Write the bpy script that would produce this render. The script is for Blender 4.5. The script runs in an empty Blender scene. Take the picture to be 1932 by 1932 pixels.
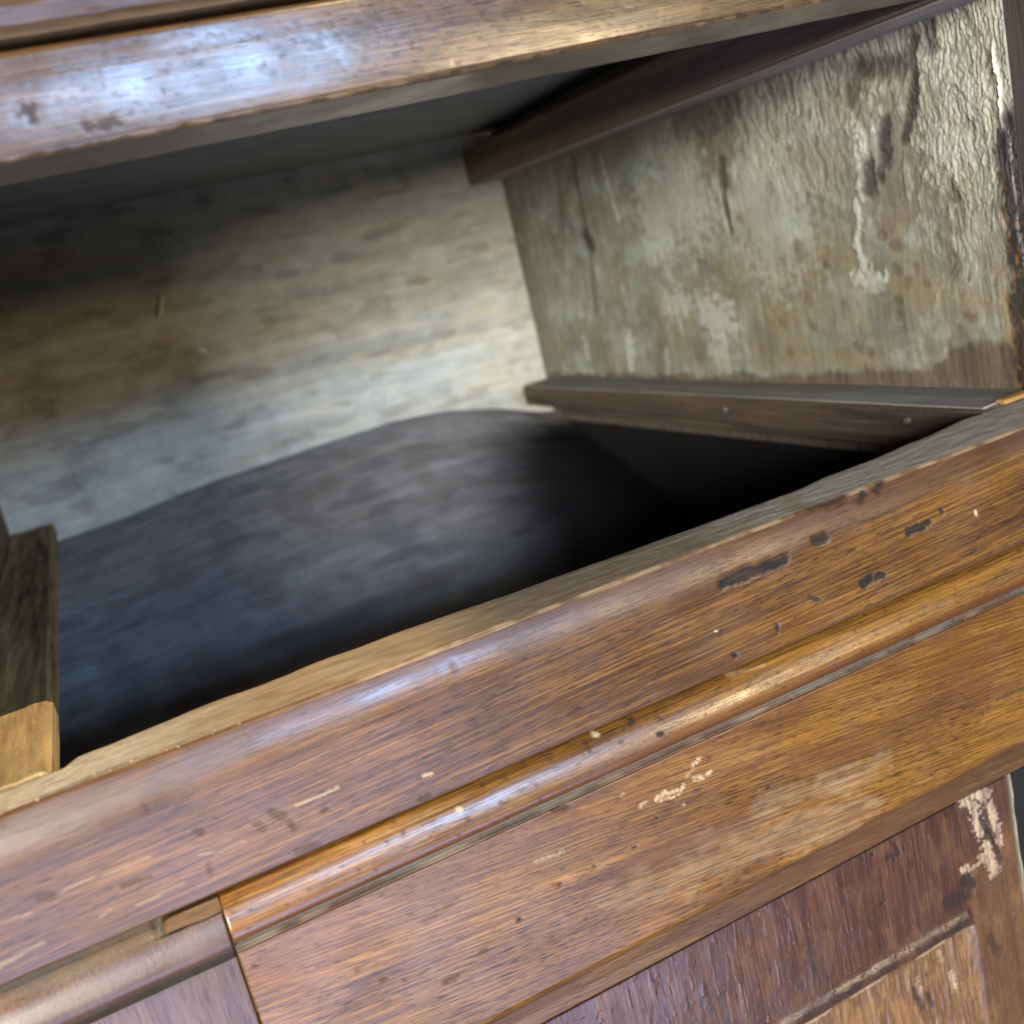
import bpy, math, random
import numpy as np
from mathutils import Matrix, Vector

scene = bpy.context.scene
# ------------------------------------------------------------------ camera
cam_data = bpy.data.cameras.new("camera")
cam = bpy.data.objects.new("camera", cam_data)
scene.collection.objects.link(cam)
RIGHT = (0.88880656, -0.3969226, -0.22907498)
DOWN = (-0.30133483, -0.12956437, -0.94467475)
FWD = (0.34528281, 0.90866139, -0.23476427)
m = Matrix(((RIGHT[0], -DOWN[0], -FWD[0], 0.0),
            (RIGHT[1], -DOWN[1], -FWD[1], -0.30),
            (RIGHT[2], -DOWN[2], -FWD[2], 0.0),
            (0, 0, 0, 1)))
cam.matrix_world = m
cam_data.sensor_width = 36.0
cam_data.lens = 36.0 * 1968.0 / 1932.0
cam_data.clip_start = 0.01
cam_data.clip_end = 50.0
cam_data.dof.use_dof = True
cam_data.dof.focus_distance = 0.375
cam_data.dof.aperture_fstop = 10.0
scene.camera = cam

# ------------------------------------------------------------------ dim room light
world = bpy.data.worlds.new("World")
scene.world = world
world.use_nodes = True
bg = world.node_tree.nodes["Background"]
bg.inputs[0].default_value = (0.9, 0.94, 1.0, 1)
bg.inputs[1].default_value = 0.05


def aim(o, target):
    d = Vector(target) - o.location
    o.rotation_euler = d.to_track_quat('-Z', 'Y').to_euler()


def area(name, loc, target, w, h, power, col):
    l = bpy.data.lights.new(name, 'AREA')
    l.shape = 'RECTANGLE'
    l.size, l.size_y = w, h
    l.energy = power
    l.color = col
    o = bpy.data.objects.new(name, l)
    scene.collection.objects.link(o)
    o.location = loc
    aim(o, target)
    return o


# cool sky window behind the photographer, pale floor glow under it, a brighter window to the left
# that reaches into the cavity; a warm sunbeam falls from the right
area("sky_window_light", (0.50, -2.4, 0.53), (0.06, 0, 0.0), 0.62, 0.24, 44, (0.36, 0.60, 1.0))
area("sunlit_floor_light", (-0.10, -1.75, -1.02), (-0.10, -1.75, 1.0), 1.25, 1.95, 50, (0.50, 0.60, 1.0))
area("left_window_light", (-1.08, -2.0, 0.20), (0.30, 0.55, -0.05), 0.86, 0.56, 134, (1.0, 0.965, 0.89))
area("warm_window_light", (1.36, -2.25, 0.17), (0.17, 0, -0.16), 0.42, 0.20, 16, (1.0, 0.78, 0.46))
sl = bpy.data.lights.new("sunbeam_light", 'SPOT')
sl.energy = 640
sl.color = (1.0, 0.80, 0.52)
sl.shadow_soft_size = 0.012
sl.spot_size = math.radians(5.2)
sl.spot_blend = 0.6
so = bpy.data.objects.new("sunbeam_light", sl)
scene.collection.objects.link(so)
bd = Vector((0.44, -0.44, 0.784)).normalized()
so.location = Vector((-0.045, 0.05, -0.113)) + bd * 3.2
aim(so, (-0.045, 0.05, -0.113))

vs = scene.view_settings
vs.view_transform = 'Standard'
vs.look = 'None'
vs.exposure = 0.0
vs.gamma = 1.0
vs.use_curve_mapping = False
scene.render.engine = 'CYCLES'
scene.cycles.use_denoising = True
scene.cycles.denoising_prefilter = 'ACCURATE'
scene.cycles.use_adaptive_sampling = True
scene.cycles.adaptive_threshold = 0.02
scene.cycles.max_bounces = 6
scene.cycles.diffuse_bounces = 4
scene.cycles.caustics_reflective = False
scene.cycles.caustics_refractive = False

# ------------------------------------------------------------------ marks of wear and one painted shadow in scene coordinates (metres; half width in mm; strength)
RAIL_DARK = [(0.1849, -0.1265, 0.2115, -0.1272, 2.1, 1), (0.2273, -0.1247, 0.2305, -0.1247, 2, 1), (0.2447, -0.1474, 0.2473, -0.1471, 2.4, 1),
    (0.2512, -0.1473, 0.2543, -0.1475, 1.5, 1), (0.2693, -0.135, 0.2759, -0.1354, 2, 1), (0.2734, -0.1346, 0.2801, -0.1346, 1.2, 1), (0.2292, -0.112,
    0.2437, -0.1135, 2.2, 0.7), (0.2511, -0.1169, 0.254, -0.1151, 1.2, 0.9), (0.2598, -0.1154, 0.2648, -0.1124, 1.3, 0.9), (0.2196, -0.1443, 0.2238,
    -0.1468, 0.9, 0.8), (0.2033, -0.1491, 0.2037, -0.1517, 0.9, 0.8), (0.1832, -0.1538, 0.1845, -0.1543, 0.9, 1), (0.2862, -0.1311, 0.2869, -0.1331,
    0.8, 0.9), (0.2998, -0.1525, 0.3015, -0.1526, 1, 0.5), (0.031, -0.1477, 0.032, -0.1478, 1.1, 0.55), (0.0174, -0.1416, 0.0196, -0.1444, 1.4, 0.44),
    (0.021, -0.1469, 0.0215, -0.149, 1.2, 0.5), (0.0117, -0.1427, 0.0132, -0.1453, 1.2, 0.39), (-0.0049, -0.1378, -0.0036, -0.1389, 1.2, 0.5),
    (-0.0155, -0.1247, -0.0151, -0.1264, 0.9, 0.33), (-0.0046, -0.1489, -0.0048, -0.1521, 1, 0.39), (-0.0485, -0.1383, -0.0459, -0.1387, 1.3, 0.39),
    (0.0833, -0.118, 0.0831, -0.1212, 1.1, 0.33), (0.1647, -0.1113, 0.165, -0.1137, 1, 0.33), (0.0616, -0.1567, 0.0643, -0.1569, 1.4, 0.5), (0.0203,
    -0.1563, 0.0269, -0.1567, 1.2, 0.39), (-0.0279, -0.1447, -0.0202, -0.1455, 0.7, 0.5), (0.1751, -0.1351, 0.1783, -0.1358, 0.6, 0.33)]
RAIL_PALE = [(0.0238, -0.1422, 0.0309, -0.1427, 0.4, 0.5), (0.0309, -0.1427, 0.0374, -0.1421, 0.48, 0.5), (-0.006, -0.1452, 0.0002, -0.1471, 0.36,
    0.27), (0.0003, -0.1468, 0.0067, -0.1468, 0.3, 0.27), (-0.0432, -0.1394, -0.038, -0.1388, 0.36, 0.27), (-0.038, -0.1388, -0.0268, -0.14, 0.24,
    0.24), (-0.0268, -0.14, -0.0185, -0.1398, 0.36, 0.24), (-0.0636, -0.1528, -0.0578, -0.152, 0.66, 0.24), (-0.057, -0.1516, -0.052, -0.1513, 0.48,
    0.27), (-0.0261, -0.1523, -0.02, -0.1521, 0.42, 0.27), (-0.0361, -0.1511, -0.0327, -0.1497, 0.36, 0.18), (-0.0597, -0.1408, -0.0517, -0.1418, 0.3,
    0.18), (0.0641, -0.1498, 0.0667, -0.1502, 0.5, 0.8), (0.3034, -0.1379, 0.3035, -0.1388, 0.8, 1), (0.178, -0.1422, 0.1784, -0.1425, 0.4, 1),
    (-0.0198, -0.1514, -0.013, -0.1517, 0.48, 0.21)]
BOARD_WHITE = [(0.1609, -0.1848, 0.1595, -0.1859, 0.7, 1), (0.1595, -0.1859, 0.1581, -0.1861, 0.7, 1), (0.158, -0.1865, 0.1569, -0.1882, 0.6, 1),
    (0.1567, -0.1881, 0.1539, -0.1898, 0.5, 0.7), (0.1565, -0.191, 0.1596, -0.1915, 0.7, 0.9), (0.1594, -0.1927, 0.1639, -0.1921, 0.9, 1), (0.1566,
    -0.1925, 0.1593, -0.193, 0.4, 0.8), (0.1408, -0.1923, 0.1454, -0.1916, 1.0, 1), (0.1451, -0.1925, 0.1502, -0.1929, 0.7, 1), (0.1499, -0.1944,
    0.1526, -0.1922, 0.8, 1), (0.1416, -0.1933, 0.148, -0.1949, 0.5, 1), (0.1345, -0.1926, 0.1361, -0.1916, 0.8, 1), (0.1506, -0.199, 0.151, -0.1994,
    0.5, 1), (0.1282, -0.1856, 0.1294, -0.1849, 0.5, 0.8), (0.0926, -0.1948, 0.1026, -0.1955, 1.2, 0.4)]
BOARD_BARE = [(0.1818, -0.2161, 0.2125, -0.2188, 4.5, 0.8), (0.2074, -0.2188, 0.238, -0.2217, 5, 1), (0.186, -0.225, 0.2302, -0.236, 5, 0.9), (0.1705,
    -0.2267, 0.2187, -0.2401, 6, 0.9), (0.1454, -0.2258, 0.1758, -0.227, 7, 0.8), (0.1156, -0.2198, 0.1475, -0.2268, 6, 0.6), (0.1564, -0.2178,
    0.1873, -0.2188, 5, 0.5)]
BOARD_DARK = [(0.1281, -0.2057, 0.1291, -0.2062, 0.63, 0.8), (0.1118, -0.2056, 0.1128, -0.206, 0.63, 0.8), (0.0977, -0.2059, 0.0987, -0.2063, 0.63,
    0.8), (0.0813, -0.2114, 0.082, -0.2118, 0.63, 0.8), (0.139, -0.1989, 0.1397, -0.1994, 0.63, 0.72), (0.1858, -0.2078, 0.1867, -0.2082, 0.63, 0.64),
    (0.0263, -0.2016, 0.0271, -0.202, 0.77, 0.55), (0.0332, -0.2093, 0.034, -0.2097, 0.77, 0.55), (0.052, -0.2209, 0.0566, -0.2209, 0.98, 0.5),
    (0.066, -0.2168, 0.068, -0.2166, 0.84, 0.44), (-0.0019, -0.1855, -0.0011, -0.1859, 0.7, 0.5), (0.0513, -0.1967, 0.0641, -0.1947, 1.05, 0.28),
    (0.3013, -0.2183, 0.3169, -0.2189, 0.63, 0.64), (0.2921, -0.2198, 0.2923, -0.2223, 0.56, 0.72), (0.1025, -0.1795, 0.1083, -0.1807, 0.84, 0.64),
    (0.0396, -0.2127, 0.0402, -0.2132, 0.56, 0.39), (0.2768, -0.2164, 0.2769, -0.2188, 0.42, 0.64)]
BEAD_DARK = [(0.1457, -0.1702, 0.1465, -0.1707, 1.1, 0.9), (0.1372, -0.1623, 0.139, -0.161, 0.9, 0.8), (0.1199, -0.1615, 0.1199, -0.1656, 0.7, 0.5)]
BEAD_PALE = [(0.1241, -0.1607, 0.1248, -0.161, 0.8, 1), (0.0711, -0.1658, 0.0716, -0.166, 1, 1), (0.1797, -0.1603, 0.1946, -0.162, 0.5, 0.3)]
TOP_DARK = [(0.0117, 0.0615, 0.0136, 0.0612, 1.88, 0.81), (0.0254, 0.0555, 0.0334, 0.0553, 1.2, 0.73), (0.1051, 0.0702, 0.1118, 0.0743, 2.4, 0.26),
    (0.1302, 0.0709, 0.1322, 0.0707, 1.35, 0.26), (0.1481, 0.0672, 0.1493, 0.067, 0.9, 0.26), (0.0743, 0.0617, 0.076, 0.0614, 1.35, 0.3), (0.0947,
    0.0613, 0.0955, 0.0607, 0.9, 0.23), (0.1033, 0.0608, 0.1038, 0.0606, 0.9, 0.23), (0.0797, 0.0674, 0.0812, 0.0675, 1.35, 0.2), (0.0868, 0.0685,
    0.091, 0.0672, 1.12, 0.2), (0.1163, 0.0717, 0.117, 0.0715, 0.9, 0.23), (0.1736, 0.0665, 0.1753, 0.0659, 1.12, 0.23), (0.1897, 0.0629, 0.1908,
    0.0624, 0.75, 0.2), (0.1299, 0.0559, 0.131, 0.056, 0.75, 0.17), (0.0549, 0.0715, 0.0552, 0.0695, 1.05, 0.17), (0.0561, 0.0687, 0.0563, 0.0667,
    0.9, 0.17)]
DOOR_PALE = [(0.2797, -0.2572, 0.2848, -0.2625, 2.2, 1), (0.2856, -0.2579, 0.2926, -0.261, 2.4, 1), (0.2858, -0.2655, 0.287, -0.2763, 2.4, 1),
    (0.2941, -0.2668, 0.2971, -0.2862, 1.8, 1), (0.2894, -0.2838, 0.2914, -0.2978, 2.4, 1), (0.2852, -0.287, 0.2883, -0.2903, 1.5, 0.9), (0.2751,
    -0.2891, 0.2777, -0.2899, 1.5, 1), (0.2775, -0.2911, 0.2847, -0.2901, 0.8, 0.8), (0.261, -0.334, 0.2621, -0.3414, 1.6, 0.8), (0.2436, -0.3273,
    0.2436, -0.3353, 1, 0.7), (0.2566, -0.321, 0.2579, -0.3257, 1.2, 0.7)]
DOOR_DARK = [(0.2754, -0.2944, 0.2785, -0.2975, 3, 0.9), (0.2661, -0.301, 0.2737, -0.3009, 4, 0.8), (0.2889, -0.2707, 0.2933, -0.2844, 1.4, 0.9),
    (0.2944, -0.2875, 0.2959, -0.2934, 1.5, 0.7), (0.2846, -0.3277, 0.2877, -0.3375, 2, 0.6), (0.2428, -0.2617, 0.2439, -0.266, 1, 0.8), (0.2378,
    -0.2656, 0.242, -0.2656, 0.9, 0.8), (0.2308, -0.2602, 0.2312, -0.2609, 0.8, 1), (0.2316, -0.2836, 0.2321, -0.2841, 0.8, 1), (0.2411, -0.2676,
    0.2413, -0.268, 0.8, 1), (0.2414, -0.3314, 0.2439, -0.3421, 1.5, 0.7), (0.2477, -0.3375, 0.2495, -0.3439, 1.2, 0.7)]
W_SPOT = [(0.1112, -0.0391, 0.1076, -0.0407, 3.2, 0.8), (0.1202, -0.0339, 0.1185, -0.0346, 2.6, 0.72), (0.1638, -0.0443, 0.1618, -0.0448, 2.6, 0.8),
    (0.1122, -0.0508, 0.1115, -0.0524, 3, 0.72), (0.0985, -0.0506, 0.0989, -0.0532, 2.2, 0.64), (0.1821, -0.0606, 0.182, -0.0636, 3.2, 0.64), (0.1549,
    -0.0672, 0.1527, -0.0676, 2.6, 0.56), (0.1148, -0.0666, 0.1132, -0.0676, 2.6, 0.72), (0.1152, -0.0733, 0.1155, -0.076, 2.6, 0.56), (0.0706,
    -0.0766, 0.0696, -0.0779, 2.8, 0.8), (0.0738, -0.0509, 0.0744, -0.0545, 5, 0.64), (0.208, -0.0755, 0.2071, -0.0758, 3, 0.64), (0.1827, -0.0767,
    0.1819, -0.0779, 3, 0.72), (0.1644, -0.0763, 0.165, -0.0807, 2.6, 0.48), (0.148, -0.09, 0.1468, -0.0909, 3, 0.72), (0.1391, -0.0929, 0.139,
    -0.0943, 2.6, 0.72), (0.2064, -0.0927, 0.2053, -0.0933, 3, 0.64), (0.2753, -0.0355, 0.2738, -0.0373, 6, 0.48), (0.1832, -0.0331, 0.1837, -0.0389,
    4, 0.64), (0.198, 0.0017, 0.1977, 0.0002, 4, 0.4), (0.2312, -0.0113, 0.2299, -0.0124, 3, 0.56), (0.1059, -0.0579, 0.1059, -0.0598, 2.4, 0.64),
    (0.0941, -0.0594, 0.0933, -0.0607, 2, 0.56), (0.1238, -0.0606, 0.1204, -0.0622, 4, 0.4)]
W_DARK = [(0.4252, -0.0005, 0.4212, -0.008, 7, 1), (0.4185, 0.0572, 0.4222, 0.0385, 3.5, 0.9), (0.4222, 0.0385, 0.4219, -0.0009, 2.6, 0.7), (0.422,
    -0.0079, 0.4356, -0.0591, 3, 0.5), (0.24, 0.0228, 0.2418, 0.0091, 4, 0.8), (0.2418, 0.0091, 0.2434, -0.0047, 3, 0.9), (0.2434, -0.0047, 0.2419,
    -0.0176, 2.2, 0.9), (0.2708, 0.055, 0.2263, 0.0546, 14, 0.6), (0.3881, 0.0574, 0.344, 0.0529, 12, 0.5), (0.1275, 0.0328, 0.1194, 0.0446, 4, 0.7),
    (0.1191, 0.0457, 0.0906, 0.0405, 5, 0.8), (0.0821, 0.0492, 0.0872, 0.0192, 3, 1), (0.0853, 0.0293, 0.0923, 0.0143, 2.6, 0.9), (0.0925, 0.0131,
    0.095, 0.0088, 3, 0.9), (0.1071, 0.0173, 0.1094, 0.0016, 4, 1), (0.1094, 0.0016, 0.1146, -0.0064, 3, 0.9), (0.1204, 0.001, 0.1225, -0.0116, 4, 1),  # the torn flap's shadow is painted dark among these
    (0.0717, 0.052, 0.0718, 0.0431, 4, 0.8), (0.0696, -0.0159, 0.07, -0.0229, 2, 0.8), (0.4398, 0.0392, 0.4034, 0.0602, 5, 0.4), (0.4453, 0.056,
    0.463, 0.0015, 5, 0.3)]
W_BROWN = [(0.2418, 0.0307, 0.2424, 0.0247, 18, 0.9), (0.1011, 0.0124, 0.1112, -0.0209, 12, 0.9), (0.0928, 0.0024, 0.0971, -0.0203, 9, 0.8), (0.0869,
    -0.0193, 0.0725, -0.0286, 10, 0.6), (0.1263, 0.03, 0.1061, 0.022, 10, 0.8), (0.1201, 0.0411, 0.095, 0.0351, 10, 0.5), (0.1386, 0.0352, 0.1399,
    0.0122, 7, 0.5), (0.166, 0.0155, 0.1373, 0.0064, 10, 0.35), (0.0528, -0.0369, 0.0554, -0.0543, 6, 0.5), (0.0769, -0.0942, 0.0627, -0.1032, 10,
    0.8), (0.095, -0.1034, 0.0556, -0.1056, 7, 0.9)]
W_PALE = [(0.2822, -0.0676, 0.2652, -0.0701, 12, 1), (0.3239, -0.0585, 0.3102, -0.0575, 10, 0.7), (0.3148, 0.003, 0.2788, 0.0148, 30, 0.6), (0.2278,
    0.007, 0.199, -0.024, 30, 0.5), (0.3785, 0.052, 0.3715, 0.0048, 1.6, 1), (0.3134, 0.0421, 0.3118, 0.0334, 2, 0.7), (0.3363, -0.0176, 0.3319,
    -0.0288, 2, 0.6), (0.2086, 0.0247, 0.213, 0.0137, 2, 0.8), (0.4627, -0.0817, 0.4641, -0.0949, 4, 0.8), (0.3905, -0.0791, 0.3972, -0.1055, 5, 1),
    (0.3411, -0.0917, 0.3443, -0.1051, 3, 0.7), (0.1169, 0.0218, 0.1181, 0.012, 8, 1), (0.1181, 0.012, 0.113, -0.0028, 3.5, 1), (0.1254, -0.0008,
    0.1272, -0.0135, 3, 1), (0.1324, -0.0154, 0.1333, -0.0287, 2, 1), (0.1333, -0.0287, 0.1364, -0.0337, 2, 0.8), (0.1364, -0.0337, 0.1341, -0.0503,
    2.4, 1), (0.1388, -0.0541, 0.1258, -0.0564, 5, 0.9), (0.0527, 0.0196, 0.0494, 0.0134, 6, 0.6), (0.0777, -0.0039, 0.062, -0.002, 9, 0.6), (0.2786,
    -0.094, 0.2729, -0.095, 10, 0.5), (0.096, -0.0056, 0.0975, -0.0178, 2, 0.7), (0.0744, -0.0307, 0.0664, -0.0105, 1.6, 0.6), (0.1717, -0.0072,
    0.1723, -0.0184, 1.6, 0.7), (0.2013, 0.003, 0.1929, -0.0012, 20, 0.4)]
W_OCHRE = [(0.2519, -0.0457, 0.1492, -0.0463, 16, 0.8), (0.2343, -0.0599, 0.164, -0.0653, 22, 0.8), (0.1085, -0.0342, 0.1042, -0.058, 10, 0.9),
    (0.1047, -0.0606, 0.076, -0.0688, 8, 0.9), (0.0642, -0.0155, 0.0613, -0.0253, 7, 1), (0.234, -0.096, 0.1346, -0.0994, 8, 0.8), (0.3305, -0.0768,
    0.2404, -0.081, 14, 0.4), (0.0737, -0.0739, 0.0508, -0.0726, 6, 0.8), (0.0491, -0.0608, 0.0482, -0.0848, 5, 1), (0.3262, 0.053, 0.2614, 0.0312,
    12, 0.4), (0.1886, -0.1025, 0.1511, -0.1016, 2.5, 1)]
BACK_DARK = [(0.1356, 0.0898, 0.1397, 0.0898, 5, 1), (-0.0055, -0.0701, -0.0086, -0.086, 12, 0.8), (-0.0115, -0.0109, -0.0152, -0.0342, 9, 0.7), (-0.008, -0.0778, -0.0114, -0.1321, 5, 0.4), (0.0886, -0.0248, 0.0963, -0.0268, 9, 0.7)]

# ------------------------------------------------------------------ numpy noise
def perlin(x, y, seed=0):
    xi = np.floor(x).astype(np.int64)
    yi = np.floor(y).astype(np.int64)
    xf = x - xi
    yf = y - yi

    def grad(ix, iy, dx, dy):
        h = (ix * 374761393 + iy * 668265263 + seed * 974634777) & 0xFFFFFFFF
        h = ((h ^ (h >> 13)) * 1274126177) & 0xFFFFFFFF
        h = h ^ (h >> 16)
        a = (h & 0xFFFF) * (2 * math.pi / 65536.0)
        return np.cos(a) * dx + np.sin(a) * dy
    u = xf * xf * xf * (xf * (xf * 6 - 15) + 10)
    v = yf * yf * yf * (yf * (yf * 6 - 15) + 10)
    a = grad(xi, yi, xf, yf)
    b = grad(xi + 1, yi, xf - 1, yf)
    c = grad(xi, yi + 1, xf, yf - 1)
    d = grad(xi + 1, yi + 1, xf - 1, yf - 1)
    return ((a + (b - a) * u) * (1 - v) + (c + (d - c) * u) * v) * 1.5


def fbm(x, y, seed=0, octaves=4, gain=0.5):
    s = np.zeros_like(x)
    a = 1.0
    t = 0.0
    for i in range(octaves):
        s += a * perlin(x * 2 ** i + 17.3 * i, y * 2 ** i - 9.1 * i, seed + i * 7)
        t += a
        a *= gain
    return s / t * 1.4


def sst(a, b, x):
    t = np.clip((x - a) / (b - a + 1e-12), 0, 1)
    return t * t * (3 - 2 * t)


def segs(x, y, table, soft=0.35, rough=0.0, seed=1, freq=900.0, wobble=0.0):
    """strength of a set of capsule marks (x0,y0,x1,y1,half width mm,strength)"""
    out = np.zeros_like(x)
    n = None
    if rough or wobble:
        n = fbm(x * freq, y * freq, seed, 3)
    for i, (x0, y0, x1, y1, w, s) in enumerate(table):
        w = w * 0.001
        lo_x, hi_x = min(x0, x1) - 2.4 * w, max(x0, x1) + 2.4 * w
        lo_y, hi_y = min(y0, y1) - 2.4 * w, max(y0, y1) + 2.4 * w
        sel = (x > lo_x) & (x < hi_x) & (y > lo_y) & (y < hi_y)
        if not sel.any():
            continue
        px, py = x[sel], y[sel]
        dx, dy = x1 - x0, y1 - y0
        L2 = dx * dx + dy * dy + 1e-12
        t = np.clip(((px - x0) * dx + (py - y0) * dy) / L2, 0, 1)
        d = np.hypot(px - x0 - t * dx, py - y0 - t * dy) / w
        if n is not None:
            d = d + rough * n[sel]
        v = s * (1 - sst(1 - soft, 1 + soft, d))
        out[sel] = np.maximum(out[sel], v)
    return out


# ------------------------------------------------------------------ mesh helpers
def link(o, parent=None):
    scene.collection.objects.link(o)
    if parent is not None:
        o.parent = parent
    return o


def make_mesh(name, verts, faces_quads, extra_faces, mat, parent, attrs=None, smooth=True):
    me = bpy.data.meshes.new(name)
    faces = faces_quads.tolist() if hasattr(faces_quads, 'tolist') else list(faces_quads)
    me.from_pydata(verts.tolist() if hasattr(verts, 'tolist') else verts, [], faces + list(extra_faces))
    if smooth:
        sm = np.ones(len(me.polygons), dtype=bool)
        sm[len(faces):] = False
        me.polygons.foreach_set('use_smooth', sm)
    if attrs:
        nv = len(me.vertices)
        for k, a in attrs.items():
            a = np.asarray(a, dtype=np.float32)
            at = me.attributes.new(k, 'FLOAT_COLOR', 'POINT')
            full = np.zeros((nv, 4), dtype=np.float32)
            full[:, 3] = 1
            full[:len(a), :a.shape[1]] = a
            if nv > len(a):
                full[len(a):] = np.r_[a.mean(0), np.ones(4 - a.shape[1])]
            at.data.foreach_set('color', full.ravel())
    me.materials.append(mat)
    me.validate()
    o = bpy.data.objects.new(name, me)
    return link(o, parent)


def resample(poly):
    """poly: list of (a, b, step) ; step = spacing of the segment that starts there (0 = no extra points)"""
    pts = []
    n = len(poly)
    for i in range(n):
        a = np.array(poly[i][:2])
        b = np.array(poly[(i + 1) % n][:2])
        st = poly[i][2]
        k = max(1, int(round(np.linalg.norm(b - a) / st))) if st else 1
        for j in range(k):
            pts.append(a + (b - a) * j / k)
    return np.array(pts)


def sweep(name, poly, xs, mat, parent, shape=None, masks=None):
    """closed profile (y,z) swept along X; shape(X,Y,Z,NY,NZ)->(X,Y,Z), masks(X,Y,Z)->rgba"""
    p = resample(poly)
    k = len(p)
    t = np.roll(p, -1, 0) - np.roll(p, 1, 0)
    t /= np.linalg.norm(t, axis=1)[:, None] + 1e-12
    area2 = np.sum(p[:, 0] * np.roll(p[:, 1], -1) - np.roll(p[:, 0], -1) * p[:, 1])
    sgn = 1.0 if area2 > 0 else -1.0
    nrm = np.stack([t[:, 1] * sgn, -t[:, 0] * sgn], 1)
    n = len(xs)
    X = np.repeat(np.asarray(xs)[:, None], k, 1)
    Y = np.repeat(p[None, :, 0], n, 0)
    Z = np.repeat(p[None, :, 1], n, 0)
    NY = np.repeat(nrm[None, :, 0], n, 0)
    NZ = np.repeat(nrm[None, :, 1], n, 0)
    attr = None
    if masks:
        attr = {'mask': masks(X, Y, Z).reshape(-1, 4)}
    if shape:
        X, Y, Z = shape(X, Y, Z, NY, NZ)
    V = np.stack([X, Y, Z], -1).reshape(-1, 3)
    i = np.arange(n - 1)[:, None]
    j = np.arange(k)[None, :]
    j2 = (j + 1) % k
    q = np.stack([i * k + j, i * k + j2, (i + 1) * k + j2, (i + 1) * k + j], -1).reshape(-1, 4)
    if sgn < 0:
        q = q[:, ::-1]
    caps = [tuple(range(k)), tuple(range((n - 1) * k, n * k))]
    if sgn > 0:
        caps[0] = caps[0][::-1]
    else:
        caps[1] = caps[1][::-1]
    return make_mesh(name, V, q, caps, mat, parent, attr)


def slab(name, P, thick, mat, parent, attrs=None):
    """a dense relief sheet P (n,m,3) closed into a board by the vector thick"""
    n, mm, _ = P.shape
    V = P.reshape(-1, 3)
    i = np.arange(n - 1)[:, None]
    j = np.arange(mm - 1)[None, :]
    q = np.stack([i * mm + j, i * mm + j + 1, (i + 1) * mm + j + 1, (i + 1) * mm + j], -1).reshape(-1, 4)
    ring = [a * mm for a in range(n)] + [(n - 1) * mm + b for b in range(1, mm)] + \
           [a * mm + mm - 1 for a in range(n - 2, -1, -1)] + [b for b in range(mm - 2, 0, -1)]
    base = len(V)
    # the rear ring lies on the flat back of the board
    bp = V[ring] + np.asarray(thick)[None, :]
    V2 = np.concatenate([V, bp])
    r = len(ring)
    side = [(ring[a], base + a, base + (a + 1) % r, ring[(a + 1) % r]) for a in range(r)]
    back = [tuple(base + a for a in range(r))]
    # orient: front normal must oppose thick
    c = np.cross(P[1, 0] - P[0, 0], P[0, 1] - P[0, 0])
    q2 = q
    if np.dot(c, thick) < 0:      # (i,j)->(i,j+1) order gives normal -c
        q2 = q[:, ::-1]
        side = [s[::-1] for s in side]
        back = [back[0][::-1]]
    at = None
    if attrs:
        at = {k: np.concatenate([v.reshape(-1, v.shape[-1]), v.reshape(-1, v.shape[-1])[ring]]) for k, v in attrs.items()}
    return make_mesh(name, V2, q2, side + back, mat, parent, at)


def box(name, x0, x1, y0, y1, z0, z1, mat, parent, bevel=0.0008):
    import bmesh
    bm = bmesh.new()
    bmesh.ops.create_cube(bm, size=1.0)
    for v in bm.verts:
        v.co = Vector(((x0 + x1) / 2 + v.co.x * (x1 - x0), (y0 + y1) / 2 + v.co.y * (y1 - y0), (z0 + z1) / 2 + v.co.z * (z1 - z0)))
    if bevel:
        bmesh.ops.bevel(bm, geom=list(bm.edges), offset=bevel, segments=2, affect='EDGES', profile=0.6)
    me = bpy.data.meshes.new(name)
    bm.to_mesh(me)
    bm.free()
    me.materials.append(mat)
    return link(bpy.data.objects.new(name, me), parent)


def empty(name, loc, label, category):
    o = bpy.data.objects.new(name, None)
    o.empty_display_size = 0.05
    o.location = loc
    o['label'] = label
    o['category'] = category
    return link(o)


def child_at(o, parent):
    """keep world-space vertices although the parent empty is not at the origin"""
    o.matrix_parent_inverse = Matrix.Translation(parent.location).inverted()
    return o


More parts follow.
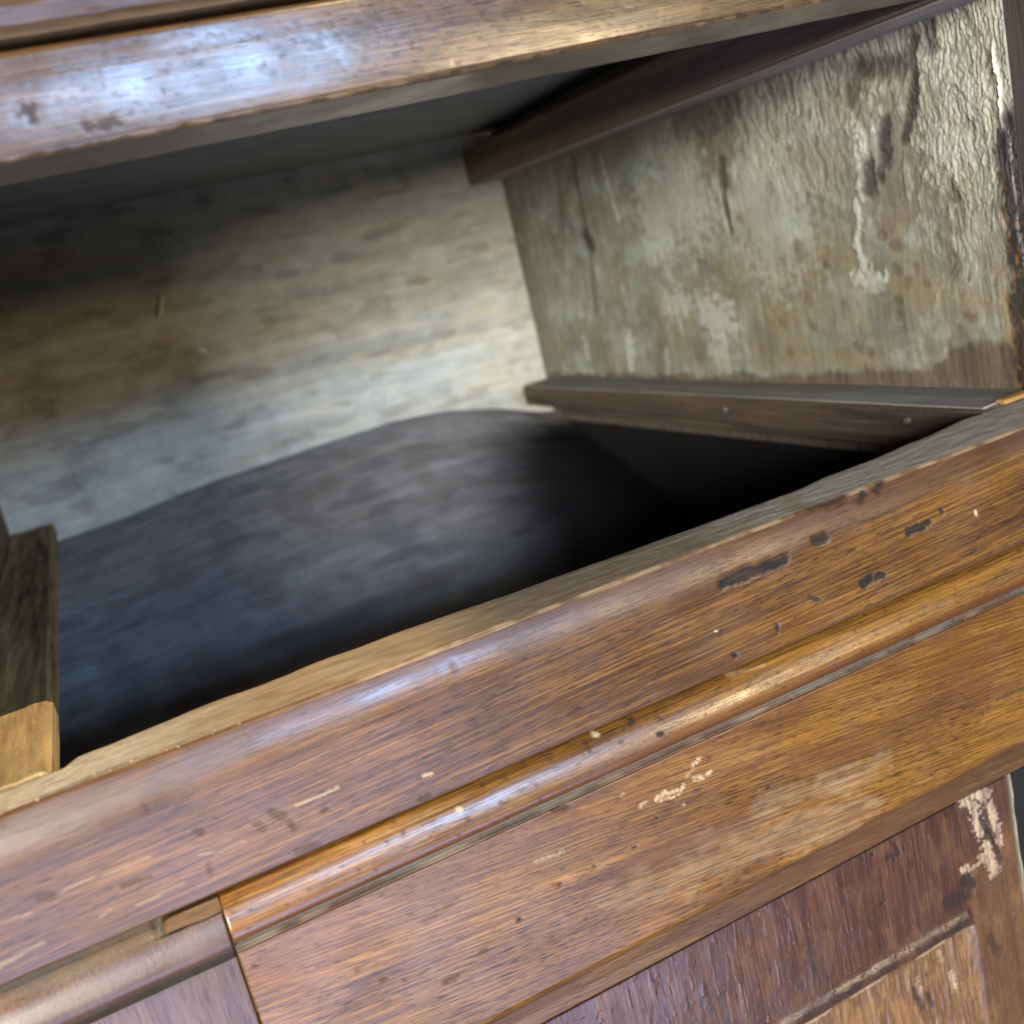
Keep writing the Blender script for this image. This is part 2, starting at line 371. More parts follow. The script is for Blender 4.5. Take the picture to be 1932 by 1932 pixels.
# ------------------------------------------------------------------ materials
class NT:
    def __init__(self, name):
        self.mat = bpy.data.materials.new(name)
        self.mat.use_nodes = True
        self.nt = self.mat.node_tree
        self.b = self.nt.nodes['Principled BSDF']

    def n(self, t, **kw):
        nd = self.nt.nodes.new(t)
        for k, v in kw.items():
            setattr(nd, k, v)
        return nd

    def l(self, a, b):
        self.nt.links.new(a, b)

    def val(self, sock, v):
        if hasattr(v, 'is_output'):
            self.l(v, sock)
        else:
            sock.default_value = v

    def math(self, op, a, b=0.0, clamp=False):
        nd = self.n('ShaderNodeMath', operation=op, use_clamp=clamp)
        self.val(nd.inputs[0], a)
        self.val(nd.inputs[1], b)
        return nd.outputs[0]

    def mix(self, f, a, b, blend='MIX'):
        nd = self.n('ShaderNodeMix', data_type='RGBA', blend_type=blend)
        self.val(nd.inputs['Factor'], f)
        for s, v in ((nd.inputs[6], a), (nd.inputs[7], b)):
            if hasattr(v, 'is_output'):
                self.l(v, s)
            else:
                s.default_value = (v[0], v[1], v[2], 1)
        return nd.outputs[2]

    def noise(self, vec, scale=1.0, detail=3.0, rough=0.5, dist=0.0):
        nd = self.n('ShaderNodeTexNoise')
        self.l(vec, nd.inputs['Vector'])
        nd.inputs['Scale'].default_value = scale
        nd.inputs['Detail'].default_value = detail
        nd.inputs['Roughness'].default_value = rough
        nd.inputs['Distortion'].default_value = dist
        return nd.outputs['Fac']

    def mapping(self, vec, scale, rot=(0, 0, 0), loc=(0, 0, 0)):
        r = self.n('ShaderNodeMapping')
        r.inputs['Rotation'].default_value = rot
        r.inputs['Location'].default_value = loc
        self.l(vec, r.inputs['Vector'])
        s = self.n('ShaderNodeVectorMath', operation='MULTIPLY')
        self.l(r.outputs[0], s.inputs[0])
        s.inputs[1].default_value = scale
        return s.outputs[0]

    def ramp(self, f, stops):
        nd = self.n('ShaderNodeValToRGB')
        while len(nd.color_ramp.elements) < len(stops):
            nd.color_ramp.elements.new(0.5)
        for e, (p, c) in zip(nd.color_ramp.elements, stops):
            e.position = p
            e.color = (c[0], c[1], c[2], 1)
        self.l(f, nd.inputs[0])
        return nd.outputs[0]

    def rng(self, f, a, b, c=0.0, d=1.0):
        nd = self.n('ShaderNodeMapRange')
        nd.clamp = True
        self.l(f, nd.inputs['Value'])
        for i, v in zip((1, 2, 3, 4), (a, b, c, d)):
            nd.inputs[i].default_value = v
        return nd.outputs[0]

    def attr(self, name):
        a = self.n('ShaderNodeAttribute', attribute_name=name)
        s = self.n('ShaderNodeSeparateColor')
        self.l(a.outputs['Color'], s.inputs[0])
        return s.outputs[0], s.outputs[1], s.outputs[2], a.outputs['Alpha'], a.outputs['Color']


def ax(axis, along, across):
    return tuple(along if i == axis else across for i in range(3))


def varnished(name, axis, dark, mid, light, red, tilt=0.0, rough=(0.30, 0.5), pore=0.78, seed=0.0, bump=0.22, coat=0.8, coat_rough=(0.27, 0.40), coat_bump=0.07,
              dirt=(0.018, 0.015, 0.014), pale=(0.44, 0.33, 0.20), dust=(0.155, 0.148, 0.130), patch=0.5, crack=0.0):
    t = NT(name)
    tc = t.n('ShaderNodeTexCoord').outputs['Object']
    rot = (0, tilt, 0)
    loc = (seed, seed * 0.37, seed * 0.71)
    v1 = t.mapping(tc, ax(axis, 7, 95), rot, loc)
    v2 = t.mapping(tc, ax(axis, 26, 1500), rot, loc)
    v3 = t.mapping(tc, ax(axis, 165, 2100), rot, loc)
    v4 = t.mapping(tc, ax(axis, 14, 34), rot, loc)
    n1 = t.noise(v1, 1, 3, 0.55, 0.6)
    n2 = t.noise(v2, 1, 3, 0.65)
    n3 = t.noise(v3, 1, 1, 0.5)
    n4 = t.noise(v4, 1, 3, 0.6)
    n5 = t.noise(tc, 420, 2, 0.6)
    n6 = t.noise(tc, 45, 2, 0.6)
    tone = t.math('ADD', t.math('MULTIPLY', n1, 0.30), t.math('MULTIPLY', n2, 0.70))
    col = t.ramp(tone, [(0.315, dark), (0.48, mid), (0.64, light), (0.72, tuple(min(1, c * 1.25) for c in light))])
    redf = t.rng(n4, 0.50, 0.66, 0, patch)
    col = t.mix(redf, col, red)
    pores = t.rng(n3, 0.56, 0.64)
    pdens = t.rng(n4, 0.30, 0.60, 0.35, 1.0)
    pores = t.math('MULTIPLY', pores, pdens)
    col = t.mix(t.math('MULTIPLY', pores, pore), col, tuple(c * 0.28 for c in dark))
    mr, mg, mb, ma, _ = t.attr('mask')
    col = t.mix(ma, col, red)
    # worn, matt and pale
    worn = t.math('MULTIPLY', mg, t.rng(n2, 0.30, 0.55, 0.55, 1.0), True)
    col = t.mix(worn, col, pale)
    dusty = t.math('MULTIPLY', mb, t.rng(n5, 0.30, 0.60, 0.6, 1.0), True)
    col = t.mix(dusty, col, dust)
    col = t.mix(mr, col, dirt)
    t.l(col, t.b.inputs['Base Color'])
    r = t.rng(n6, 0.35, 0.68, rough[0], rough[1])
    r = t.math('ADD', r, t.math('MULTIPLY', pores, 0.15))
    r = t.math('ADD', r, t.math('MULTIPLY', t.math('MAXIMUM', t.math('MAXIMUM', worn, dusty), mr), 0.35), True)
    t.l(r, t.b.inputs['Roughness'])
    t.l(t.math('SUBTRACT', 0.22, t.math('MULTIPLY', mr, 0.16)), t.b.inputs['Specular IOR Level'])
    cw = t.math('MULTIPLY', t.math('SUBTRACT', 1.0, t.math('MAXIMUM', t.math('MAXIMUM', worn, dusty), mr), True), coat)
    t.l(cw, t.b.inputs['Coat Weight'])
    t.l(t.rng(n6, 0.3, 0.7, coat_rough[0], coat_rough[1]), t.b.inputs['Coat Roughness'])
    h = t.math('SUBTRACT', t.math('MULTIPLY', n2, 0.8), t.math('MULTIPLY', pores, 0.9))
    h = t.math('ADD', h, t.math('MULTIPLY', n5, 0.35))
    bp_ = t.n('ShaderNodeBump')
    bp_.inputs['Strength'].default_value = bump
    bp_.inputs['Distance'].default_value = 0.00025
    t.l(h, bp_.inputs['Height'])
    t.l(bp_.outputs[0], t.b.inputs['Normal'])
    bc = t.n('ShaderNodeBump')
    bc.inputs['Strength'].default_value = coat_bump
    bc.inputs['Distance'].default_value = 0.00025
    t.l(h, bc.inputs['Height'])
    t.l(bc.outputs[0], t.b.inputs['Coat Normal'])
    return t.mat


def rawwood(name, axis, dark, light, stain, rough=0.8, seed=0.0, bump=0.6, fine=420, attr=None, spec=0.3):
    t = NT(name)
    tc = t.n('ShaderNodeTexCoord').outputs['Object']
    loc = (seed, seed * 0.37, seed * 0.71)
    v1 = t.mapping(tc, ax(axis, 5, 70), (0, 0, 0), loc)
    v2 = t.mapping(tc, ax(axis, 18, fine), (0, 0, 0), loc)
    n1 = t.noise(v1, 1, 2, 0.6)
    n2 = t.noise(v2, 1, 3, 0.6)
    n4 = t.noise(tc, 28, 2, 0.6) if not attr else n1
    n5 = t.noise(tc, 700, 2, 0.6)
    tone = t.math('ADD', t.math('MULTIPLY', n1, 0.55), t.math('MULTIPLY', n2, 0.45))
    if attr:
        mr, mg, mb, ma, base = t.attr('mask')
        f = t.rng(tone, 0.35, 0.65, 0.84, 1.14)
        f2 = t.rng(n5, 0.3, 0.7, 0.88, 1.12)
        vm = t.n('ShaderNodeVectorMath', operation='SCALE')
        t.l(base, vm.inputs[0])
        t.l(t.math('MULTIPLY', f, f2), vm.inputs['Scale'])
        col = vm.outputs[0]
    else:
        col = t.ramp(tone, [(0.36, dark), (0.62, light)])
        col = t.mix(t.rng(n4, 0.5, 0.7, 0, 0.7), col, stain)
        col = t.mix(t.rng(n5, 0.55, 0.75, 0, 0.35), col, tuple(min(1, c * 1.6) for c in light))
    t.l(col, t.b.inputs['Base Color'])
    t.b.inputs['Roughness'].default_value = rough
    t.b.inputs['Specular IOR Level'].default_value = spec
    h = t.math('ADD', n2, t.math('MULTIPLY', n5, 0.35))
    bp_ = t.n('ShaderNodeBump')
    bp_.inputs['Strength'].default_value = bump
    bp_.inputs['Distance'].default_value = 0.0004
    t.l(h, bp_.inputs['Height'])
    t.l(bp_.outputs[0], t.b.inputs['Normal'])
    return t.mat


GOLD = dict(dark=(0.034, 0.014, 0.004), mid=(0.118, 0.050, 0.009), light=(0.255, 0.120, 0.022), red=(0.074, 0.026, 0.009))
BROWN = dict(dark=(0.027, 0.011, 0.004), mid=(0.084, 0.036, 0.009), light=(0.190, 0.088, 0.018), red=(0.052, 0.020, 0.009))
M_RAIL = varnished('rail_varnish', 0, tilt=0.03, seed=3.1, patch=0.45, dust=(0.42, 0.37, 0.295), **BROWN)
M_BOARD = varnished('drawer_varnish', 0, tilt=-0.10, seed=7.7, patch=0.35, **GOLD)
M_BEAD = varnished('bead_varnish', 0, pore=0.55, tilt=0.0, seed=4.4, patch=0.35, coat=1.0, coat_rough=(0.20, 0.33), coat_bump=0.06, rough=(0.24, 0.4), **GOLD)
M_TOP = varnished('top_rail_varnish', 0, pale=(0.40, 0.27, 0.145), tilt=0.02, seed=11.3, dark=(0.020, 0.010, 0.005), mid=(0.054, 0.028, 0.011), light=(0.115, 0.064, 0.022),
                  red=(0.042, 0.02, 0.012), bump=0.18, coat=0.95, coat_rough=(0.16, 0.30), coat_bump=0.05, rough=(0.28, 0.5))
M_BLOCK = varnished('block_varnish', 2, seed=1.9, dark=(0.035, 0.017, 0.011), mid=(0.070, 0.036, 0.022), light=(0.120, 0.064, 0.037),
                    red=(0.052, 0.024, 0.015), pore=0.5, rough=(0.3, 0.5))
M_DOOR = varnished('door_varnish', 2, seed=5.2, dark=(0.022, 0.010, 0.007), mid=(0.060, 0.025, 0.015), light=(0.122, 0.054, 0.025),
                   red=(0.050, 0.022, 0.018), pore=0.7, bump=0.4, coat_rough=(0.2, 0.34), coat_bump=0.07, rough=(0.26, 0.46), coat=0.9, pale=(0.38, 0.28, 0.175), dust=(0.19, 0.098, 0.034), patch=0.35)
M_WALL = rawwood('peeling_wall', 2, None, None, None, 0.85, 2.2, 0.45, 500, attr=True)
M_BACK = rawwood('back_wood', 0, None, None, None, 0.8, 6.1, 0.3, 300, attr=True)
M_FLOOR = rawwood('dust_board_wood', 0, None, None, None, 0.75, 4.4, 0.4, 200, attr=True, spec=0.12)
M_RUNNER = rawwood('runner_wood', 1, (0.035, 0.024, 0.018), (0.105, 0.075, 0.055), (0.06, 0.045, 0.035), 0.75, 8.3, 0.8, 420)
M_RUNNERTOP = rawwood('grey_worn_wood', 1, (0.15, 0.135, 0.11), (0.27, 0.25, 0.215), (0.18, 0.165, 0.14), 0.92, 1.3, 0.6, 420, spec=0.08)
M_PINE = rawwood('pine_runner_wood', 1, (0.065, 0.040, 0.018), (0.46, 0.32, 0.145), (0.21, 0.15, 0.062), 0.8, 9.3, 1.0, 210)
M_KICK = rawwood('kicker_wood', 1, (0.115, 0.078, 0.050), (0.19, 0.135, 0.092), (0.15, 0.10, 0.07), 0.85, 0.7, 0.5, 300)
M_KICKLOW = rawwood('kicker_lit_wood', 1, (0.20, 0.165, 0.125), (0.33, 0.28, 0.22), (0.24, 0.19, 0.15), 0.8, 2.7, 0.4, 300)  # paler kicker copy, light from below put into the colour
M_CEIL = rawwood('ceiling_wood', 0, (0.20, 0.19, 0.165), (0.32, 0.31, 0.275), (0.24, 0.22, 0.19), 0.85, 3.7, 0.5, 300)
M_BLACK = rawwood('shade_black_wood', 2, (0.004, 0.0035, 0.003), (0.011, 0.009, 0.008), (0.007, 0.006, 0.005), 0.9, 5.0, 0.4, 300)  # near-black colour stands in for deep shade in the cavity
M_STILE = rawwood('charred_stile_wood', 2, (0.010, 0.008, 0.007), (0.062, 0.050, 0.042), (0.025, 0.019, 0.016), 0.8, 5.7, 0.9, 900)
M_NAIL = rawwood('nail_iron', 2, (0.06, 0.05, 0.045), (0.15, 0.125, 0.11), (0.12, 0.08, 0.06), 0.6, 1.0, 0.5, 300)
M_CHIP = rawwood('fresh_chip_wood', 0, (0.22, 0.105, 0.025), (0.42, 0.23, 0.065), (0.34, 0.18, 0.05), 0.7, 2.9, 0.6, 300)
M_LINT = rawwood('lint', 2, (0.65, 0.68, 0.72), (0.8, 0.83, 0.86), (0.7, 0.73, 0.76), 0.9, 0.2, 0.1, 300)
M_STRIP = rawwood('pale_strip_wood', 2, (0.15, 0.13, 0.09), (0.28, 0.245, 0.175), (0.19, 0.16, 0.11), 0.7, 0.4, 0.3, 300)
M_CRUMB = rawwood('crumb', 2, (0.17, 0.11, 0.05), (0.32, 0.23, 0.10), (0.2, 0.14, 0.06), 0.7, 0.9, 0.3, 300)

# ------------------------------------------------------------------ the cabinet
cabinet = empty('cabinet', (0.1, 0.3, -0.62), 'old brown wooden cabinet with one drawer missing, its bare inside showing', 'cabinet')


def part(o, parent=cabinet):
    return child_at(o, parent)


XS = np.arange(-0.30, 0.4101, 0.00075)

# ---- lower rail under the opening
LZ = -0.1133
rail_profile = [
    (0.034, LZ, 0.0014), (0.0046, LZ + 0.0001, 0.0002), (0.00375, LZ - 0.0005, 0.0007), (0.00304, LZ - 0.0020, 0.0007), (0.00220, LZ - 0.0040, 0.0007), (0.00150, LZ - 0.0060, 0.0007), (0.00094, LZ - 0.0080, 0.0007), (0.00050, LZ - 0.0100, 0.0007), (0.00020, LZ - 0.0120, 0.0007), (0.00004, LZ - 0.0140, 0.0007), (0.00000, LZ - 0.0160, 0.0007),
    (0.0, -0.1584, 0.0003), (0.0006, -0.1590, 0.0005),
    (0.0035, -0.1592, 0.006), (0.034, -0.1592, 0.008)]


def rear_edge(x):
    xp = [-0.30, -0.034, -0.030, 0.0038, 0.0715, 0.1194, 0.2279, 0.2972, 0.345, 0.41]
    yp = [0.028, 0.024, 0.029, 0.0335, 0.0360, 0.0325, 0.0300, 0.0345, 0.041, 0.042]
    return np.interp(x, xp, yp) + 0.0003 * np.sin(x * 150) + 0.0006 * perlin(x * 60, x * 0 + 0.3, 5)


def rail_masks(X, Y, Z):
    top = (Z > LZ - 0.0002) & (Y > 0.0047)
    face = ~top & (Y < 0.012)
    d = segs(X, Z, RAIL_DARK, 0.3, 0.55, 3, 260) * face
    d = d * (0.82 + 0.18 * sst(-0.3, 0.2, fbm(X * 70, Z * 1100, 5, 3)))
    p = segs(X, Z, RAIL_PALE, 0.35, 0.5, 4, 900) * face
    spk = sst(0.56, 0.66, fbm(X * 330, Z * 650, 91, 3)) * face * sst(0.1, 0.3, fbm(X * 25, Z * 60, 92, 3)) * 0.3
    d = np.maximum(d, spk)
    edge = ((Z < LZ + 0.00015) & (Z > LZ - 0.0006) & (Y < 0.0047)) * 1.0
    en = 0.35 + 0.65 * sst(-0.25, 0.25, fbm(X * 60, X * 0 + 2.0, 12, 3))
    en = en * np.where((X > 0.222) & (X < 0.246), 0.15, 1) * (0.08 + 0.92 * sst(0.01, 0.09, X))
    p = np.maximum(p, edge * en * 0.5)
    red = face * (0.75 * sst(-0.131, -0.117, Z) * (0.65 + 0.5 * fbm(X * 30, Z * 90, 8, 3)) + 0.5 * sst(-0.155, -0.1585, Z))
    red = np.clip(red + face * 0.25 * sst(0.02, -0.04, X), 0, 0.85)
    # top: bare wood, sun warmth painted in as tan on the left, grey on the right, with grimy corner
    g = fbm(X * 40, Y * 220, 21, 4)
    g2 = fbm(X * 90, Y * 90, 22, 3)
    tan = sst(0.23, 0.17, X + 0.02 * g2) * sst(-0.028, 0.03, X - 0.3 * (Y - 0.012) + 0.01 * g)
    pt = 0.42 + 0.16 * tan + 0.18 * g
    dst = np.clip(0.95 - 0.85 * tan + 0.25 * g2, 0, 1)
    drt = sst(0.012, 0.0035, Y) * sst(0.02, -0.025, X) * sst(-0.25, 0.35, g2 + 0.2) * 0.85
    drt = np.maximum(drt, 0.12 * sst(0.15, 0.5, g2))
    stripe = np.exp(-((X - 0.233 - 0.4 * (Y - 0.02)) / 0.004) ** 2) * 0.5
    dst = np.clip(dst - stripe, 0, 1)
    return np.stack([np.where(top, drt, d), np.where(top, np.clip(pt, 0, 0.8), p), np.where(top, dst, 0 * X), np.where(top, 0.15 + 0 * X, red)], -1)


def rail_shape(X, Y, Z, NY, NZ):
    Zo = Z.copy()
    top = Zo > LZ - 0.0002
    front = Y < 0.0044
    d = segs(X, Z, RAIL_DARK, 0.6, 0.55, 3, 260) * (Y < 0.012)
    n = fbm(X * 30, Z * 70, 31, 2) * 0.00010 + fbm(X * 300, Z * 300, 33, 2) * 0.000012
    off = -d * np.where(X > 0.17, 0.0005, 0.00022) * front + n * (Y < 0.02)
    Yn = Y + NY * off
    Zn = Z + NZ * off
    # chipped pieces along the upper arris
    chip = sst(0.25, 0.6, fbm(X * 45, X * 0 + 3.7, 41, 3)) * np.exp(-((Zo - LZ) / 0.0012) ** 2) * front
    Zn = Zn - chip * 0.0002
    f = np.clip((Yn - 0.0047) / (0.034 - 0.0047), 0, 1)
    Yn = np.where(Y > 0.0047, 0.0047 + f * (rear_edge(X) - 0.0047), Yn)
    rearround = np.where(top, np.exp(-((0.034 - Y) / 0.0018)), 0)
    Zn = Zn - rearround * 0.0009
    Zn = Zn + top * (Y > 0.005) * 0.00022 * fbm(X * 70, Y * 260, 44, 3)
    return X, Yn, Zn


rail = part(sweep('lower_rail', rail_profile, XS, M_RAIL, cabinet, rail_shape, rail_masks))

# ---- top rail over the opening (tilted a little, lower edge chipped)
TILT = 0.0205
TB = 0.0505
top_profile = [
    (0.038, TB, 0.0035), (0.0012, TB, 0.0003), (0.0004, TB + 0.0004, 0.0003), (0.0, TB + 0.0012, 0.0007),
    (-0.00018, TB + 0.004, 0.0007), (-0.00032, TB + 0.0075, 0.0007), (-0.0004, TB + 0.0125, 0.0007), (-0.00032, TB + 0.0175, 0.0007), (-0.00018, TB + 0.021, 0.0007), (0.0, TB + 0.0243, 0.0005), (0.0015, TB + 0.0256, 0.002), (0.010, TB + 0.0258, 0.006),
    (0.038, TB + 0.0258, 0.008)]


def top_masks(X, Y, Z):
    zz = Z + TILT * X
    face = (Z > TB + 0.0003) & (Y < 0.003)
    d = segs(X, zz, TOP_DARK, 0.4, 1.0, 6, 420) * face
    pits = sst(0.46, 0.56, fbm(X * 420, Z * 620, 55, 2)) * face
    d = np.maximum(d, pits * 0.45 * sst(-0.1, 0.3, fbm(X * 18, Z * 40, 56, 2)))
    edge = np.exp(-((Z - TB - 0.0004) / 0.0006) ** 2) * (Y < 0.0025)
    p = edge * (0.25 + 0.75 * sst(0.0, 0.3, fbm(X * 110, X * 0 + 1.2, 57, 3))) * 0.25
    ee = edge * sst(0.1, 0.3, fbm(X * 140, X * 0 + 8.2, 58, 3)) * 0.6
    d = np.maximum(d, ee)
    under = (Z < TB + 0.0002)
    dst = under * (0.15 + 0.2 * fbm(X * 25, Y * 80, 59, 3))
    red = np.where(under, 0.15, 0.25 * sst(0.1, 0.0, X))
    return np.stack([np.clip(d, 0, 1) * 0.9, p + under * 0.28, dst * 0, red * (1 - under)], -1)


def top_shape(X, Y, Z, NY, NZ):
    zz = Z + TILT * X
    front = Y < 0.0025
    d = segs(X, zz, TOP_DARK, 0.7, 1.0, 6, 420)
    pits = sst(0.40, 0.60, fbm(X * 420, Z * 620, 55, 2))
    orange = fbm(X * 520, Z * 520, 61, 2) * 0.000012
    off = front * (-0.00009 * d - 0.00002 * pits + orange + fbm(X * 25, Z * 60, 62, 2) * 0.00014)
    Yn, Zn = Y + NY * off, Z + NZ * off
    e = np.exp(-((Z - TB) / 0.0011) ** 2) * (Y < 0.004)
    jag = np.clip(fbm(X * 110, X * 0 + 5.5, 63, 4), -0.1, 0.8) * 0.0008
    Zn = Zn + e * jag
    Yn = np.where(Y > 0.03, Yn + 0.0016 * fbm(X * 30, X * 0 + 1.5, 64, 3), Yn)
    return X, Yn, Zn + TILT * X


part(sweep('top_rail', top_profile, XS, M_TOP, cabinet, top_shape, top_masks))

# ---- moulding above the top rail
UB = TB + 0.0280
mould_profile = [
    (0.030, UB, 0.008), (0.0035, UB, 0.0005), (0.0010, UB + 0.0004, 0.0005), (-0.0015, UB + 0.0026, 0.0005), (-0.0030, UB + 0.0060, 0.0006),
    (-0.0020, UB + 0.0100, 0.0008), (0.0020, UB + 0.0120, 0.0008), (0.0040, UB + 0.0150, 0.003), (0.0040, UB + 0.060, 0.01), (0.030, UB + 0.060, 0.01)]


def mould_shape(X, Y, Z, NY, NZ):
    off = (Y < 0.006) * (fbm(X * 60, Z * 150, 71, 3) * 0.0003)
    return X, Y + NY * off, Z + NZ * off + TILT * X


def mould_masks(X, Y, Z):
    g = fbm(X * 30, Z * 200, 72, 3)
    lo = sst(UB + 0.003, UB, Z) * 0.3
    gr = sst(UB + 0.011, UB + 0.0145, Z)
    return np.stack([0.15 + 0.2 * np.clip(g, 0, 1), lo, gr * 0.7, 0.4 + 0 * X], -1)


part(sweep('upper_molding', mould_profile, np.arange(-0.30, 0.4101, 0.002), M_TOP, cabinet, mould_shape, mould_masks))

# ---- back board
nx, nz = 560, 250
gx = np.linspace(-0.30, 0.420, nx)
gz = np.linspace(-0.24, 0.112, nz)
BX, BZ = np.meshgrid(gx, gz, indexing='ij')
BY = 0.5517 + fbm(BX * 6, BZ * 18, 81, 3) * 0.0010 + fbm(BX * 25, BZ * 160, 82, 3) * 0.0003
s1 = fbm(BX * 5, BZ * 75, 83, 4)
s2 = fbm(BX * 9, BZ * 22, 84, 4)
s3 = fbm(BX * 60, BZ * 80, 85, 3)
c = np.stack([0.42 + 0 * BX, 0.408 + 0 * BX, 0.352 + 0 * BX], -1)
c = c * (1 + 0.20 * s1[..., None] + 0.20 * s3[..., None])
bl = sst(0.0, 0.5, s2)[..., None]
c = c * (1 - 0.35 * bl) + np.array([0.36, 0.40, 0.38]) * 0.35 * bl
ye = sst(0.1, 0.5, fbm(BX * 14, BZ * 60, 86, 3))[..., None] * 0.4
c = c * (1 - ye) + np.array([0.56, 0.49, 0.33]) * ye
mo = sst(0.15, 0.5, fbm(BX * 35, BZ * 45, 88, 4))[..., None] * 0.45
c = c * (1 - mo) + np.array([0.52, 0.53, 0.48]) * mo
mo = sst(0.2, 0.55, fbm(BX * 22, BZ * 60, 89, 4))[..., None] * 0.5
c = c * (1 - mo) + np.array([0.21, 0.19, 0.15]) * mo
kn = segs(BX, BZ, BACK_DARK, 1.0, 0.8, 87, 70)[..., None] * 0.4
c = c * (1 - 0.85 * kn) + np.array([0.05, 0.04, 0.035]) * 0.85 * kn
part(slab('back_board', np.stack([BX, BY, BZ], -1), (0, 0.012, 0), M_BACK, cabinet, {'mask': np.clip(c, 0.01, 1)}))

# ---- right side panel, faced with old peeling paper
ny, nz = 1080, 400
gy = np.concatenate([np.linspace(0.0335, 0.20, 560), np.linspace(0.2004, 0.556, ny - 560)])
gz = np.linspace(-0.150, 0.100, nz)
WY, WZ = np.meshgrid(gy, gz, indexing='ij')
warp = fbm(WY * 35, WZ * 30, 101, 3)
warp2 = fbm(WY * 120, WZ * 90, 102, 3)
f1 = WY * 210 + 1.6 * warp + 0.5 * warp2
f2 = WZ * 46 + 1.2 * warp
ridge = 1 - np.abs(perlin(f1, f2, 103)) * 2.0
ridge2 = 1 - np.abs(perlin(WY * 430 + 1.5 * warp, WZ * 150 + 1.3 * warp2, 104)) * 2.0
fine = fbm(WY * 800, WZ * 450, 105, 3)
flk = 1 - np.abs(perlin(WY * 700 + 2.5 * warp2, WZ * 240 + 1.5 * warp, 108)) * 2.0
# where the facing is wrinkled: strong towards the top and the front
wr = sst(-0.035, 0.035, WZ + 0.03 * warp + 0.12 * (0.17 - np.clip(WY, 0, 0.3))) * sst(0.36, 0.16, WY)
wr = np.maximum(wr, 0.75 * sst(0.115, 0.075, WY + 0.02 * warp) * sst(-0.085, -0.03, WZ + 0.02 * warp2))
crump = sst(0.105, 0.070, WY + 0.015 * warp) * sst(-0.07, 0.0, WZ)
wspot = segs(WY, WZ, W_SPOT, 0.5, 0.5, 111, 220)
wdark = segs(WY, WZ, W_DARK, 0.6, 0.5, 112, 160)
wbrown = segs(WY, WZ, W_BROWN, 0.55, 0.9, 113, 90)
wpale = segs(WY, WZ, W_PALE, 0.6, 1.1, 114, 190)
woch = segs(WY, WZ, W_OCHRE, 0.8, 0.8, 115, 70)
bare = np.clip(wbrown, 0, 1)
H = 0.72 * wr * (1 - 0.85 * bare) * (0.00095 * np.clip(ridge, -0.3, 1) * (1 - 0.45 * crump) + 0.00055 * np.clip(ridge2, -0.5, 1))
H += crump * (1 - bare) * (0.00035 * ridge2 + 0.00045 * fine)
H += wr * (1 - bare) * 0.00028 * np.clip(flk, -0.4, 1)
H += (1 - wr) * 0.00012 * fbm(WY * 260, WZ * 40, 106, 3)
H += wpale * np.where((WY < 0.145) & (WZ > -0.06), 0.0011, 0.0003)
H -= wdark * 0.0011
H -= bare * 0.0007
H -= wspot * 0.0002
# smear of black glue beside the stile
glue = sst(0.0455, 0.0415, WY + 0.0035 * warp2 + 0.05 * np.clip(WZ + 0.02, -0.1, 0.03)) * sst(0.022, 0.004, WZ + 0.01 * warp)
H += glue * 0.0003 * fbm(WY * 300, WZ * 200, 107, 3)
fr = np.exp(-((WY - 0.0385 - 0.0012 * warp2) / 0.0009) ** 2) * sst(0.040, 0.030, WZ) * sst(0.0, 0.006, WZ)
H += fr * 0.0015
WX = 0.386 - H
t1 = fbm(WY * 22, WZ * 30, 121, 4)
t2 = fbm(WY * 200, WZ * 45, 122, 4)
t3 = fbm(WY * 60, WZ * 60, 123, 4)


def lay(c, f, col):
    f = np.clip(f, 0, 1)[..., None]
    return c * (1 - f) + np.array(col) * f


c = np.stack([0.212 + 0 * WY, 0.216 + 0 * WY, 0.170 + 0 * WY], -1)
c = c * (1 + 0.22 * t2 + 0.18 * t3)[..., None]
c = lay(c, sst(0.05, 0.55, t1) * 0.55, (0.33, 0.355, 0.32))
c = lay(c, sst(0.10, 0.55, -t1) * 0.45, (0.205, 0.165, 0.105))
c = lay(c, 0.5 * sst(0.15, 0.6, fbm(WY * 45, WZ * 110, 141, 4)) * sst(0.01, -0.03, WZ), (0.25, 0.205, 0.115))
c = lay(c, 0.6 * sst(0.22, 0.6, fbm(WY * 95, WZ * 60, 142, 4)), (0.37, 0.38, 0.335))
c = lay(c, 0.55 * sst(0.30, 0.6, fbm(WY * 130, WZ * 90, 143, 4)), (0.17, 0.14, 0.10))
c = lay(c, 0.5 * sst(0.0, 0.5, fbm(WY * 30, WZ * 40, 144, 4)), (0.125, 0.118, 0.085))
c = lay(c, woch * 0.75 * (0.7 + 0.5 * t3), (0.225, 0.168, 0.078))
c = lay(c, wpale * 0.7, (0.46, 0.47, 0.415))
c = lay(c, wr * 0.7 * sst(0.15, 0.75, ridge), (0.36, 0.335, 0.262))
c = lay(c, wr * 0.55 * sst(0.15, -0.6, ridge), (0.12, 0.095, 0.068))
c = lay(c, crump * 0.45 * sst(0.2, -0.4, ridge2), (0.13, 0.105, 0.075))
c = lay(c, bare * 0.68, (0.155, 0.118, 0.085))
c = lay(c, wspot * 0.80, (0.105, 0.065, 0.038))
c = lay(c, wdark * 0.85, (0.030, 0.024, 0.020))
